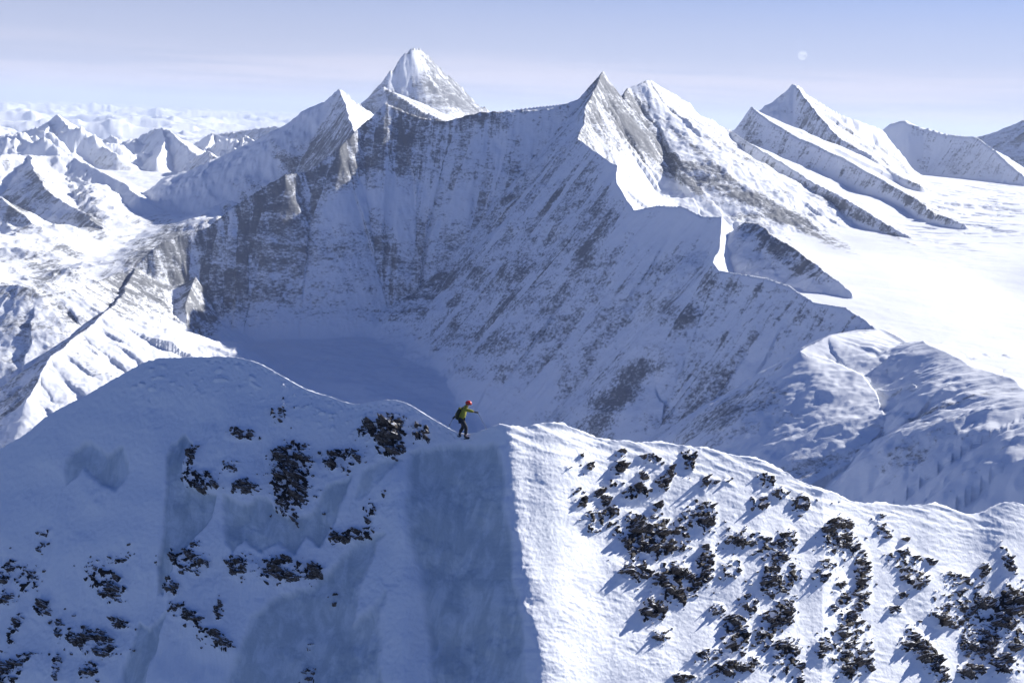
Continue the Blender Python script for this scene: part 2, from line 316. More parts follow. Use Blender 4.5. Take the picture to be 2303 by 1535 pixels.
            if rd['shelf']: h = h - (1 - w) * 0.75 * 22 * np.log1p(np.exp(np.clip((d - rd['shelf'] - 14 * perlin(s[i] / 70.0 + t * 0.4, d * 0, 9)) / 22, -20, 60)))
            b = h > best
            best[b] = h[b]; bs[b] = (s[i] + t[b] * math.sqrt(L2)); bd[b] = d[b]; bside[b] = w[b]
        # slightly concave walls
        sl = rd['Rs'] * (1 - bside) + rd['Ls'] * bside
        fl = rd['rough'] * np.clip(bd / 160, 0, 1) * (36 * (ridged(bs / 85.0 + k * 7 + bd / 700.0, bd / 800.0, 5, 11, 0.6, iso=False) - 0.45) + 3 * fbm(x2 / 45.0, y2 / 45.0, 4, 19))
        h = best + fl
        Hf = H.ravel()[idx]; win = h > Hf
        kk = 16.0; dd = h - Hf
        sm = np.where(np.abs(dd) < kk, np.maximum(h, Hf) + (kk - np.abs(dd)) ** 2 / (4 * kk) * (0.6 if k else 0.6), np.maximum(h, Hf))
        # soften only where the ridge flank runs out on the ice, keep the crest lines sharp
        sm = np.where(bd > 90, sm, np.maximum(h, Hf))
        H.ravel()[idx] = sm
        wi = idx[win]; g = sst(-4, 30, dd[win])
        RK.ravel()[wi] = RK.ravel()[wi] * (1 - g) + g * (rd['rR'] * (1 - bside[win]) + rd['rL'] * bside[win])
        FS.ravel()[wi] = bs[win] + k * 1777.0; FD.ravel()[wi] = bd[win] * 1.4
        RG.ravel()[wi] = rd['rough']; DD.ravel()[wi] = bd[win]
    H = H + RG * np.clip(DD / 60, 0.0, 1) * (3.0 * fbm(X / 30.0, Y / 30.0, 3, 41)) * (1 - far)
    return H, RK, FS, FD
def axis(segs):
    out = []
    for a, b, st, log in segs:
        if log: n = int(math.log(b / a) / st); out.append(a * np.exp(np.linspace(0, math.log(b / a), n, endpoint=False)))
        else: n = int((b - a) / st); out.append(np.linspace(a, b, n, endpoint=False))
    return np.concatenate(out + [[segs[-1][1]]])
Q_ = 1.0
az = R(1) * axis([(-40, -25, .25, 0), (-25, 25, .042 / Q_, 0), (25, 42, .25, 0)])
rs = axis([(250, 850, .02, 1), (850, 1300, .004, 1), (1300, 2000, .0016 / Q_, 1), (2000, 3800, .00125 / Q_, 1), (3800, 6500, .0022 / Q_, 1), (6500, 11000, .003 / Q_, 1), (11000, 60000, .0055 / Q_, 1), (60000, 160000, .02, 1)])
RRr, AZ = np.meshgrid(rs, az, indexing='ij')
X, Y = RRr * np.sin(AZ), RRr * np.cos(AZ)
H, RK, FS, FD = terrain(X, Y)
PX, PY = to_px(X, Y, H)
ROCKS = [(650,480,160,120,-30,.14),(1100,450,260,150,0,.06),(420,565,70,40,-10,.45),(290,640,35,45,0,.45),(110,600,110,28,15,.35),(205,500,40,22,35,.7),(40,480,45,35,30,.5),(150,562,28,12,20,.6),(90,650,40,22,0,.45),(200,800,50,60,0,.3),(80,395,22,12,20,.6),(330,570,60,35,-30,.45),(400,540,50,25,-25,.35),(100,430,30,30,30,.4),(190,440,40,20,30,.3),(330,500,80,12,5,.25),(2150,460,150,40,15,.25),(2080,530,60,10,28,.3),(850,320,200,75,-15,.35),(600,480,110,60,-30,.3),(480,590,90,60,0,.35),(445,660,60,80,0,.3),(720,560,160,30,0,.15),(560,700,160,60,0,.15),(1400,880,140,34,-50,.46),(1520,700,60,45,0,.32),(1640,640,120,24,15,.2),
         (1300,560,100,160,30,.12),(1000,640,250,160,0,.08),(1385,250,60,30,55,.4),(1330,260,20,50,10,.4),(1480,330,190,30,50,.36),(1600,400,60,22,35,.5),(1700,450,130,16,28,.5),(1820,515,120,14,28,.8),(1760,560,110,24,40,.55),(1420,235,60,14,52,.4),(1560,330,150,10,42,.35),(1530,390,110,12,45,.4),(1900,470,110,12,30,.5),(2000,520,80,10,28,.6),(2080,470,90,12,30,.6),
         (850,450,150,35,0,-.3),(680,830,220,75,0,-.9),(1500,520,110,35,0,-.4),(1150,300,160,40,-5,-.2),(1950,900,200,120,30,-.2),(1050,910,160,50,0,-.35),(1000,180,60,60,50,.6),(1040,200,110,26,50,.6),(930,200,40,50,0,-.2),
         (2080,1000,130,80,-30,.5),(1900,980,200,80,-30,.42),(1700,930,160,60,-30,.3),(1560,960,200,60,-20,.1),(1430,420,60,40,30,-.6),(1500,430,110,25,20,-.6),(1560,260,120,40,45,.1),(900,215,60,20,25,.3),(2050,330,70,30,20,-.3),(0,-999,9,9,0,0),(0,-999,9,9,0,0),(0,-999,9,9,0,0),(0,-999,9,9,0,0),(0,-999,9,9,0,0),(0,-999,9,9,0,0),(0,-999,9,9,0,0),(0,-999,9,9,0,0),(0,-999,9,9,0,0),(0,-999,9,9,0,0)]
for a, b, rx, ry, rot, v in ROCKS:
    ca, sa = math.cos(R(rot)), math.sin(R(rot)); u = (PX - a) * ca + (PY - b) * sa; w = -(PX - a) * sa + (PY - b) * ca
    RK = RK + v * np.exp(-((u / rx) ** 2 + (w / ry) ** 2)) * ((RRr > 1200) & (RRr < 10500))
cm = np.exp(-(((PX - 2190) / 170) ** 2 + ((PY - 470) / 75) ** 2)) + 0.6 * np.exp(-(((PX - 2260) / 120) ** 2 + ((PY - 985) / 40) ** 2)) * (RRr < 1700)
H = H - cm * (RRr > 1100) * (RRr < 8000) * 12 * sst(0.55, 0.9, ridged(X / 260, Y / 110, 4, 51, 0.6))      # crevassed ice
RK = np.clip(RK, -1, 0.72); RK = np.where(RRr < 800, 0.95, RK)   # unseen near valley, set to dark rock to cut bounced light
P = np.stack([X, Y, H], -1)
flow = np.stack([FS, FD, np.zeros_like(FS)], -1)
mo = grid_mesh('mountains', P, {'rock': RK, 'flow': flow}, MT)
mo['kind'] = 'structure'

# ------------------------------------------------------------------ the air
hb = bpy.data.meshes.new('haze'); bm = bmesh.new(); bmesh.ops.create_cube(bm, size=1.0)
for v in bm.verts: v.co = Vector((v.co.x * 400000, v.co.y * 400000, -2600 if v.co.z < 0 else 640))
bm.to_mesh(hb); bm.free(); ho = bpy.data.objects.new('haze', hb); S.collection.objects.link(ho); ho['kind'] = 'stuff'
hm = bpy.data.materials.new('thin_mountain_air'); hm.use_nodes = True; hm.node_tree.nodes.clear()
ao = N(hm.node_tree, 'ShaderNodeOutputMaterial'); av = N(hm.node_tree, 'ShaderNodeVolumePrincipled')
av.inputs['Color'].default_value = (0.64, 0.72, 0.87, 1); av.inputs['Density'].default_value = 2.1e-5; av.inputs['Anisotropy'].default_value = 0.1
hm.node_tree.links.new(av.outputs[0], ao.inputs['Volume']); hb.materials.append(hm)
# ------------------------------------------------------------------ foreground ridge
CREST = [(-500,1330),(-200,1130),(0,1010),(60,975),(110,930),(160,905),(240,862),(290,832),(330,812),(360,803),(400,804),(440,802),(520,801),(560,808),(590,818),(640,848),(700,882),(725,886),(750,892),(795,913),(830,903),
         (860,898),(905,899),(930,912),(960,935),(1000,955),(1030,976),(1055,979),(1080,970),(1110,957),(1140,952),(1165,960),(1190,957),(1240,946),(1270,952),(1300,967),(1330,980),(1350,989),(1400,990),(1450,993),(1500,996),
         (1560,1003),(1600,1008),(1650,1020),(1700,1030),(1750,1050),(1800,1080),(1850,1098),(1900,1118),(1930,1130),(2000,1131),(2050,1136),(2090,1130),(2110,1131),(2140,1146),(2190,1158),(2220,1150),(2250,1128),(2270,1122),(2303,1135),(2400,1165),(2600,1240),(2900,1330)]
ARETE = [(940,1132),(990,1136),(1060,1143),(1150,1150),(1230,1163),(1300,1180),(1350,1182),(1400,1190),(1450,1203),(1535,1213),(1700,1240),(2400,1330)]
cpx, cpy = np.array(CREST, float).T
def crest_y(px):
    px = np.asarray(px, float); k = np.array([-24., -12, 0, 12, 24]); 
    return sum(np.interp(px + a, cpx, cpy) for a in k) / 5
def crest_jit(px):
    px = np.asarray(px, float); rgt = sst(1050, 1200, px)
    return (0.8 + 2.6 * rgt) * perlin(px / 26.0, px * 0 + .5, 71) + (1.3 + 0.5 * rgt) * perlin(px / 9.0, px * 0 + 1.5, 72) + 0.9 * perlin(px / 4.0, px * 0 + 1.5, 73)
def arete_x(py):
    return np.interp(np.asarray(py, float), *np.array(ARETE, float).T)
def arete_jit(py, da):
    return (13 * perlin(py / 60.0, py * 0, 74) + 8.0 * perlin(py / 19.0, py * 0, 75) + 2 * perlin(py / 6.0, py * 0, 76)) * np.exp(-np.abs(da) / 28.0)
def fg_base(px, py):
    """ground distance of the foreground snow at a pixel"""
    yc = crest_y(px); t = np.maximum(py - yc, 0)
    a = px - (arete_x(py) - 1135); da = a - 1135; da = da - arete_jit(np.asarray(py, float), da)
    k = 12.0; right = 0.5 * (da + np.sqrt(da * da + k * k)); left = 0.5 * (-da + np.sqrt(da * da + k * k))
    left = np.minimum(left, 2500)
    rc = 54.0 + 0.0125 * right + 0.012 * np.maximum(0, px - 1850) + 0.0102 * left + 0.55 * (1 - np.exp(-left / 45.0)) 
    w = sst(-14, 14, da)
    T = (1.55 + (1.05 - 1.55) * w) ; T = T * (1 - 0.55 * np.exp(-t / 9.0))
    Tr = 1.30 + 0 * T
    dc = ray(px, yc); ec = -dc[..., 2] / np.hypot(dc[..., 0], dc[..., 1]); d = ray(px, py); e = -d[..., 2] / np.hypot(d[..., 0], d[..., 1])
    T = T * (1 - sst(0, 1, 1 - np.clip(t / 260, 0, 1)) * 0.0)
    # both flanks share their depth along the arete; right flank lies back a little more near the crest
    Tm = 1.38 * (1 - 0.40 * np.exp(-t / 7.0) - 0.52 * np.exp(-t / 2.2))
    return (Tm * rc + rc * ec) / (e + Tm)
def fg_nrm(px, py):
    w = sst(-60, 60, px - arete_x(py))
    n = np.stack([-0.42 + 0.9 * w, -0.66 + 0 * w, 0.62 + 0 * w], -1)
    return n / np.linalg.norm(n, axis=-1, keepdims=True)
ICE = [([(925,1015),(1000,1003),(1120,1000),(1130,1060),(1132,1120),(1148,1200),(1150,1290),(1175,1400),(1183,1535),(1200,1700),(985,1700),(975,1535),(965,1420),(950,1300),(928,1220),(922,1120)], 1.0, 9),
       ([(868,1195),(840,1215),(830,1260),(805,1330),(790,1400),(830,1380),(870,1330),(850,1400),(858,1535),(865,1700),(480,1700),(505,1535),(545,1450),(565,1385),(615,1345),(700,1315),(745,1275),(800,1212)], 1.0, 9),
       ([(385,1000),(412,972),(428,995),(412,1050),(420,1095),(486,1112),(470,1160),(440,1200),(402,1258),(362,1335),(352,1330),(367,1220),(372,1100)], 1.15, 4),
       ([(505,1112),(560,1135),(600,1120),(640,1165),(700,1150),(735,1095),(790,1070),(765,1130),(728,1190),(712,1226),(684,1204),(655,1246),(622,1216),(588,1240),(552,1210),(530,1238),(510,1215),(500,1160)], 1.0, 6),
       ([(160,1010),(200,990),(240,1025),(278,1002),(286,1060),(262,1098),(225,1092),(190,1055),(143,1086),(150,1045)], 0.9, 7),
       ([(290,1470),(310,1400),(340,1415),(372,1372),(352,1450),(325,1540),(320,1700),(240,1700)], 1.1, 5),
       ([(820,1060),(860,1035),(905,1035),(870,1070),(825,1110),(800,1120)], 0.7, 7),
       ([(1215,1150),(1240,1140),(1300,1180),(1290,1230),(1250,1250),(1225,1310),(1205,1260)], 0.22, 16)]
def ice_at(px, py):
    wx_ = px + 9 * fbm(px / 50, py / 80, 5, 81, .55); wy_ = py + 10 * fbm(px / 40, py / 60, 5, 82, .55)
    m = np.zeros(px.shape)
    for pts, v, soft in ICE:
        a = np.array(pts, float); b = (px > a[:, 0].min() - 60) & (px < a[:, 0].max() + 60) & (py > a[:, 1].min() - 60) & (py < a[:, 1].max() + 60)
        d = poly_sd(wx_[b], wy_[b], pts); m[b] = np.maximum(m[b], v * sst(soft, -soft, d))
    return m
def fg_relief(px, py):
    x = px * 0.0198; y = py * 0.026; t = py - crest_y(px)
    w = sst(-30, 30, px - arete_x(py)); ice = ice_at(px, py)
    d = (0.30 - 0.15 * w) * fbm(x / 3.2, y / 4.2, 2, 101) + (0.06 + 0.08 * (1 - w)) * fbm(x / 1.1, y / 1.6, 4, 102) * sst(-0.3, 0.4, fbm(x / 2.5, y / 3.5, 2, 105))
    d = d * sst(0, 120, t) + (0.013 + 0.012 * (1 - w)) * fbm(x / 0.25, y / 0.3, 4, 103) * (1 - 0.6 * np.minimum(ice, 1))
    d -= 0.15 * np.minimum(ice, 1)
    d += (1 - w) * 0.09 * (ridged(x / 0.55 + 0.3 * y, y / 5.0, 4, 107, iso=False) - 0.5) * sst(60, 200, t) * sst(-0.25, 0.35, fbm(x / 3, y / 4, 2, 108))
    # raised snow strip beside the ice panel
    sc = 905 + (py - 1000) * 0.03; d += 0.30 * np.exp(-((px - sc) / 38.0) ** 2) * sst(990, 1080, py) * (1 - w)
    # wind lips under the crest of the right flank, rippled crust further down
    u = x * 0.93 + y * 0.37; v = -x * 0.37 + y * 0.93
    lip = sst(1060, 1150, px) * np.exp(-(np.maximum(t, 0) / 75.0) ** 2)
    d += 0.10 * lip * (ridged(u / 2.6, v / 0.55, 4, 111, 0.5) - 0.5)
    d += w * 0.026 * (ridged(u / 1.3, v / 0.42, 4, 112, 0.55) - 0.5) * (0.35 + sst(-0.2, 0.35, fbm(x / 2.2, y / 3.0, 2, 106))) * (1 - np.minimum(ice * 3, 1)) + w * 0.011 * fbm(x / 0.16, y / 0.16, 2, 113)
    # small crust lumps along the top of the left hump
    d += (1 - w) * 0.16 * np.exp(-((t - 45) / 30.0) ** 2) * sst(0.25, 0.6, fbm(x / 0.5, y / 0.4, 3, 114)) * sst(250, 350, px) * sst(960, 860, px)
    # the climber's tracks along the crest
    fx = np.arange(470, 1044, 8.5)
    for q, f_ in enumerate(fx):
        s_ = np.abs(px - f_) < 8
        if s_.any(): d[s_] -= 0.075 * np.exp(-(((px[s_] - f_) / 2.6) ** 2 + ((t[s_] - (7 + 5 * (q % 2) + 2 * math.sin(q))) / 2.2) ** 2))
    return d, ice
def fg_point(px, py, with_relief=True):
    r = fg_base(px, py); P = at(px, py, r)
    if with_relief:
        d, ice = fg_relief(px, py); P = P + fg_nrm(px, py) * d[..., None]
    return P
# rock fields: (x, y, rx, ry, rotation, height m)
LEFT_ROCKS = [(455,1082,42,24,8,.75),(432,1030,12,26,10,.35),(550,978,42,13,0,.3),(630,934,20,18,-30,.25),(655,1030,48,34,0,.55),(656,1098,46,52,0,.95),(770,1035,44,26,0,.45),(878,985,34,46,0,.85),(832,970,26,26,0,.5),(895,955,36,18,-20,.35),(950,972,20,20,0,.4),
    (522,1052,22,16,0,.3),(556,1098,30,16,0,.35),(800,1200,48,14,-8,.5),(832,1150,18,30,0,.35),(746,1200,14,16,0,.2),(425,1262,40,24,15,.45),(440,1228,14,14,0,.2),(542,1272,32,24,0,.4),(640,1282,56,28,0,.45),(702,1284,24,22,0,.4),(380,1320,22,22,0,.35),
    (400,1372,28,20,10,.3),(440,1395,30,20,30,.35),(490,1440,52,18,32,.4),(492,1372,10,26,0,.3),(238,1312,48,32,38,.45),(264,1256,24,14,-30,.2),(98,1196,18,12,0,.2),(90,1232,9,16,15,.25),(14,1290,14,42,20,.3),(62,1300,26,34,35,.4),(94,1364,22,20,-40,.35),
    (12,1345,20,16,-20,.3),(28,1420,14,48,20,.35),(45,1490,40,14,-20,.3),(22,1515,36,26,0,.4),(205,1442,66,30,14,.4),(262,1398,24,12,0,.25),(132,1410,12,26,0,.2),(205,1508,28,16,-20,.3),(132,1505,9,32,0,.4),(692,1450,7,14,0,.15),(690,1518,14,22,0,.3),(745,1345,10,16,20,.15),(868,1112,6,9,20,.12),(712,1110,14,10,0,.2),(905,1008,16,12,0,.25)]
RIGHT_ROCKS = [(1325,1051,11,12,0,.35),(1395,1021,11,9,0,.3),(1392,1054,15,18,0,.5),(1306,1030,6,10,10,.2),(1466,1033,24,12,20,.3),(1505,1060,8,16,0,.3),(1489,1088,13,20,15,.5),(1546,1036,11,24,-15,.45),(1445,1072,12,10,20,.25),(1583,1090,7,18,0,.35),(1607,1084,8,6,30,.15),(1633,1079,7,8,-20,.18),
    (1721,1080,20,15,35,.45),(1753,1111,15,15,0,.5),(1800,1132,18,22,0,.4),(1716,1132,13,16,0,.35),(1692,1133,8,12,0,.25),(1278,1053,8,5,0,.15),(1382,1090,20,11,15,.3),(1429,1109,26,20,0,.45),(1345,1109,12,13,0,.35),(1296,1101,9,8,0,.25),(1304,1130,14,14,0,.45),(1358,1127,12,14,0,.35),(1377,1148,18,12,20,.3),(1345,1172,30,24,0,.5),
    (1426,1165,18,14,10,.3),(1476,1140,12,9,0,.25),(1555,1160,26,18,-10,.4),(1588,1165,22,34,0,.5),(1466,1208,74,40,10,.65),(1530,1190,24,24,0,.5),(1424,1235,20,22,30,.4),(1586,1275,18,48,8,.6),(1424,1286,32,26,10,.4),(1518,1312,44,44,0,.6),(1466,1370,32,28,0,.5),(1486,1430,20,16,0,.4),(1664,1213,32,22,10,.4),(1727,1238,44,26,30,.4),(1768,1218,20,26,0,.45),(1748,1300,46,50,30,.4),
    (1638,1280,24,22,25,.3),(1612,1370,16,14,0,.4),(1685,1360,18,22,0,.45),(1654,1425,26,44,8,.55),(1721,1420,20,34,0,.55),(1760,1380,24,34,0,.55),(1763,1468,30,42,0,.5),(1796,1516,7,26,0,.35),(1586,1480,34,20,-20,.35),(1650,1502,58,20,-15,.4),(1530,1526,26,12,0,.35),
    (1883,1206,34,42,30,.5),(1912,1245,26,20,30,.4),(1936,1286,18,50,-5,.55),(1852,1281,22,28,25,.35),(1894,1333,15,32,0,.5),(1934,1350,20,28,0,.45),(1857,1464,26,26,0,.5),(1905,1420,26,46,0,.45),(1910,1490,24,34,0,.6),(1951,1475,10,44,0,.45),(1873,1366,13,10,0,.25),(1976,1196,8,12,0,.3),(1990,1203,12,10,20,.3),(2032,1213,9,7,0,.2),(1983,1160,9,7,0,.2),(1983,1180,20,4,25,.12),
    (2030,1262,36,24,20,.45),(2061,1304,28,18,0,.5),(2090,1260,14,7,30,.2),(2024,1339,11,9,20,.25),(2012,1373,18,9,15,.25),(2265,1262,12,34,-25,.4),(2212,1284,12,16,0,.4),(2155,1304,38,14,20,.35),(2160,1360,50,44,30,.35),(2115,1390,30,16,30,.45),(2200,1440,46,50,30,.35),(2085,1480,20,66,-32,.7),(2050,1450,26,20,0,.35),(2270,1370,44,52,25,1.0),(2222,1352,22,16,30,.4),(2250,1490,34,26,30,.35),(2180,1510,30,20,0,.35),(2300,1440,30,30,0,.6)]
def specks(px, py):
    """density of small rock showing between the larger outcrops"""
    m = np.zeros(px.shape)
    for L, k in ((LEFT_ROCKS, 1.35), (RIGHT_ROCKS, 1.45)):
        for a, b, rx, ry, rot, h in L:
            q = max(rx, ry) * k * 1.6; s_ = (np.abs(px - a) < q) & (np.abs(py - b) < q)
            if not s_.any(): continue
            ca, sa = math.cos(R(rot)), math.sin(R(rot)); u = (px[s_] - a) * ca + (py[s_] - b) * sa; w = -(px[s_] - a) * sa + (py[s_] - b) * ca
            e = np.sqrt((u / (rx * k)) ** 2 + (w / (ry * k)) ** 2)
            m[s_] = np.maximum(m[s_], sst(1.15, 0.5, e) * min(1.0, 0.35 + h))
    return m
def fg_material():
    m, nt, b = new_mat('wind_packed_snow_and_ice')
    geo = N(nt, 'ShaderNodeNewGeometry'); pos = geo.outputs['Position']
    ice = attr_n(nt, 'ice'); sp = attr_n(nt, 'rock')
    n1 = noise_n(nt, map_n(nt, pos, (9, 9, 7)), 1.0, 5, 0.6)
    n2 = noise_n(nt, map_n(nt, pos, (1.4, 1.4, 0.5)), 1.0, 6, 0.65, 0.5)
    n3 = noise_n(nt, map_n(nt, pos, (40, 40, 40)), 1.0, 3, 0.6)
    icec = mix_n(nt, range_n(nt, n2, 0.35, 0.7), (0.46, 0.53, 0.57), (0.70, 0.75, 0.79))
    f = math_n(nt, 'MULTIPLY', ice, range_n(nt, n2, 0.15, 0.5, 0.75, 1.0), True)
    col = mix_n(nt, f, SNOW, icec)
    rockc = mix_n(nt, n1, (0.012, 0.011, 0.011), (0.06, 0.052, 0.046))
    nt.links.new(mix_n(nt, range_n(nt, sp, 0.42, 0.58), col, rockc), b.inputs['Base Color'])
    nt.links.new(range_n(nt, ice, 0, 1, 0.7, 0.42), b.inputs['Roughness']); b.inputs['Specular IOR Level'].default_value = 0.3
    bp = N(nt, 'ShaderNodeBump'); bp.inputs['Strength'].default_value = 0.6; bp.inputs['Distance'].default_value = 1.0
    hh = math_n(nt, 'ADD', math_n(nt, 'MULTIPLY', n1, 0.038), math_n(nt, 'MULTIPLY', n3, 0.009))
    nt.links.new(hh, bp.inputs['Height']); nt.links.new(bp.outputs[0], b.inputs['Normal'])
    return m
FG = fg_material()
gx = np.concatenate([np.arange(-420, -20, 8.0), np.arange(-20, 2324, 2.0), np.arange(2324, 2760, 8.0)])
gt = np.concatenate([[0, .7, 1.5, 2.4], np.arange(3.5, 640, 2.0), np.arange(640, 1100, 10.0)])
GX, GT = np.meshgrid(gx, gt); GY = crest_y(GX) + GT
GY = GY + crest_jit(GX) * np.exp(-GT / 14.0)
front = at(GX, GY, fg_base(GX, GY)); rel, ice = fg_relief(GX, GY)
sp = specks(GX, GY); x_, y_ = GX * 0.0198, GY * 0.026
rn = 0.5 + 0.5 * fbm(x_ / 0.30, y_ / 0.34, 4, 121, 0.62) * 1.6
rock = sst(0.60, 0.72, rn + (sp - 0.72) * 0.55) * (sp > 0.02)
rel = rel + rock * (0.10 + 0.12 * np.abs(fbm(x_ / 0.12, y_ / 0.12, 2, 122))) + sp * 0.10
front = front + fg_nrm(GX, GY) * rel[..., None]
# far side of the crest, falling away from the viewer
bk = np.array([0.12, 0.3, 0.6, 1.0, 1.6, 2.4, 3.5, 5, 7, 10, 14, 20, 28, 40, 60, 90, 130, 180])
cP = front[0]; dirh = ray(gx, GY[0]); dirh = dirh[:, :2] / np.hypot(dirh[:, 0], dirh[:, 1])[:, None]
rows = []
for s_ in bk[::-1]:
    drop = 0.95 * s_ - 0.55 * (1 - math.exp(-s_ / 0.7)); nn = 0.25 * min(1, s_) * perlin(gx / 90.0, gx * 0 + s_, 131)
    rows.append(np.stack([cP[:, 0] + dirh[:, 0] * s_, cP[:, 1] + dirh[:, 1] * s_, cP[:, 2] - drop + nn], -1))
Pf = np.concatenate([np.array(rows), front], 0); zb = np.zeros((len(bk), len(gx)))
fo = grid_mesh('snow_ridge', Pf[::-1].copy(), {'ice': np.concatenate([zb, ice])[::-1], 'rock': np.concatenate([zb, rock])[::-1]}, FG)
fo['kind'] = 'structure'

# ------------------------------------------------------------------ rock outcrops and loose rocks
def rock_material():
    m, nt, b = new_mat('dark_rock_with_snow')
    geo = N(nt, 'ShaderNodeNewGeometry'); pos = geo.outputs['Position']
    n1 = noise_n(nt, map_n(nt, pos, (7, 7, 9)), 1.0, 6, 0.65); n2 = noise_n(nt, map_n(nt, pos, (22, 22, 26)), 1.0, 4, 0.6)
    rc = mix_n(nt, range_n(nt, n1, 0.3, 0.7), (0.026, 0.024, 0.023), (0.21, 0.18, 0.155))
    sz = N(nt, 'ShaderNodeSeparateXYZ'); nt.links.new(geo.outputs['Normal'], sz.inputs[0])
    k = math_n(nt, 'ADD', sz.outputs['Z'], math_n(nt, 'MULTIPLY', n2, 0.55)); nl = noise_n(nt, map_n(nt, pos, (2.6, 2.6, 2.6)), 1.0, 3, 0.5); k = math_n(nt, 'ADD', k, math_n(nt, 'MULTIPLY', nl, 0.75))
    f = range_n(nt, k, 1.23, 1.33)
    nt.links.new(mix_n(nt, f, rc, SNOW), b.inputs['Base Color']); b.inputs['Roughness'].default_value = 0.85; b.inputs['Specular IOR Level'].default_value = 0.2
    bp = N(nt, 'ShaderNodeBump'); bp.inputs['Strength'].default_value = 0.7; bp.inputs['Distance'].default_value = 0.06
    nt.links.new(n2, bp.inputs['Height']); nt.links.new(bp.outputs[0], b.inputs['Normal'])
    return m
RM = rock_material()
def worley(x, y, seed):
    """per cell random value, distance to the cell border and a random tilt"""
    ix = np.floor(x).astype(np.int64); iy = np.floor(y).astype(np.int64)
    d1 = np.full(x.shape, 9.0); d2 = np.full(x.shape, 9.0); v = np.zeros(x.shape); tx = np.zeros(x.shape); ty = np.zeros(x.shape)
    for i in (-1, 0, 1):
        for j in (-1, 0, 1):
            cx_, cy_ = ix + i, iy + j
            px_ = cx_ + hsh(cx_, cy_, seed) / 65536.0; py_ = cy_ + hsh(cx_, cy_, seed + 1) / 65536.0
            d = np.hypot(x - px_, y - py_); n = d < d1
            d2 = np.where(n, d1, np.minimum(d2, d)); d1 = np.where(n, d, d1)
            r1 = hsh(cx_, cy_, seed + 2) / 65536.0; a = hsh(cx_, cy_, seed + 3) / 65536.0 - .5; b_ = hsh(cx_, cy_, seed + 4) / 65536.0 - .5
            v = np.where(n, r1, v); tx = np.where(n, a * (x - px_) , tx); ty = np.where(n, b_ * (y - py_), ty)
    return v, d2 - d1, tx + ty
LAND = [(650,950,'below the dipping crest'),(880,980,'under the knob left of the climber'),(450,1050,'beside the narrow upright ice patch'),(655,1070,'above the wide grey ice patch'),
    (800,1170,'left of the tall grey ice panel'),(440,1260,'below the narrow upright ice patch'),(640,1280,'between two wide ice patches'),(430,1400,'above the slanting ice tongue'),(245,1290,'on the smooth left flank'),
    (50,1290,'near the left edge of the slope'),(40,1470,'in the bottom left corner'),(215,1460,'at the bottom left edge'),(700,1470,'on the shaded ice at the bottom'),
    (1330,1050,'near the top of the sunlit flank'),(1500,1060,'just under the wavy sunlit crest'),(1730,1100,'below the right part of the crest'),(1340,1140,'right of the pale ice streak'),(1480,1210,'in the dense upper rock field'),(1470,1370,'in the left column of rocks'),
    (1730,1240,'in the slanting rock band'),(1700,1430,'in the lower middle rock field'),(1900,1250,'in the upright rock rib'),(1900,1450,'below the upright rock rib'),(2040,1250,'beside the smooth snow gully'),(2160,1350,'in the scattered right-hand field'),(2250,1470,'in the bottom right corner'),(2240,1260,'below the rippled snow at far right')]
ORD = ['first', 'second', 'third', 'fourth', 'fifth', 'sixth', 'seventh', 'eighth', 'ninth', 'tenth', 'eleventh', 'twelfth']
ALL = [(*r_, 0) for r_ in LEFT_ROCKS] + [(*r_, 1) for r_ in RIGHT_ROCKS]
_g = random.Random(11); ALL = [(a, b, rx * _g.uniform(1.0, 1.4), ry * _g.uniform(1.0, 1.4), rot + _g.uniform(-8, 8), h, sd_) for a, b, rx, ry, rot, h, sd_ in ALL]
groups = {}
for i, r_ in enumerate(ALL):
    c = [l for l in LAND if (l[0] > 1200) == (r_[6] == 1)]
    l = min(c, key=lambda l: math.hypot(l[0] - r_[0], l[1] - r_[1])); groups.setdefault(l[2], []).append(i)
LABEL = {}
for place, ids in groups.items():
    ids.sort(key=lambda i: ALL[i][0])
    for k, i in enumerate(ids):
        _, _, rx, ry, _, h, _ = ALL[i]; A = rx * ry
        size = 'massive' if A > 2000 else 'large' if A > 900 else 'mid-sized' if A > 300 else 'small'
        form = 'upright ' if ry > 1.7 * rx else 'long low ' if rx > 1.7 * ry else ''
        LABEL[i] = f"{size} {form}dark outcrop {place}" + (f", {ORD[k]} from left" if len(ids) > 1 else '')
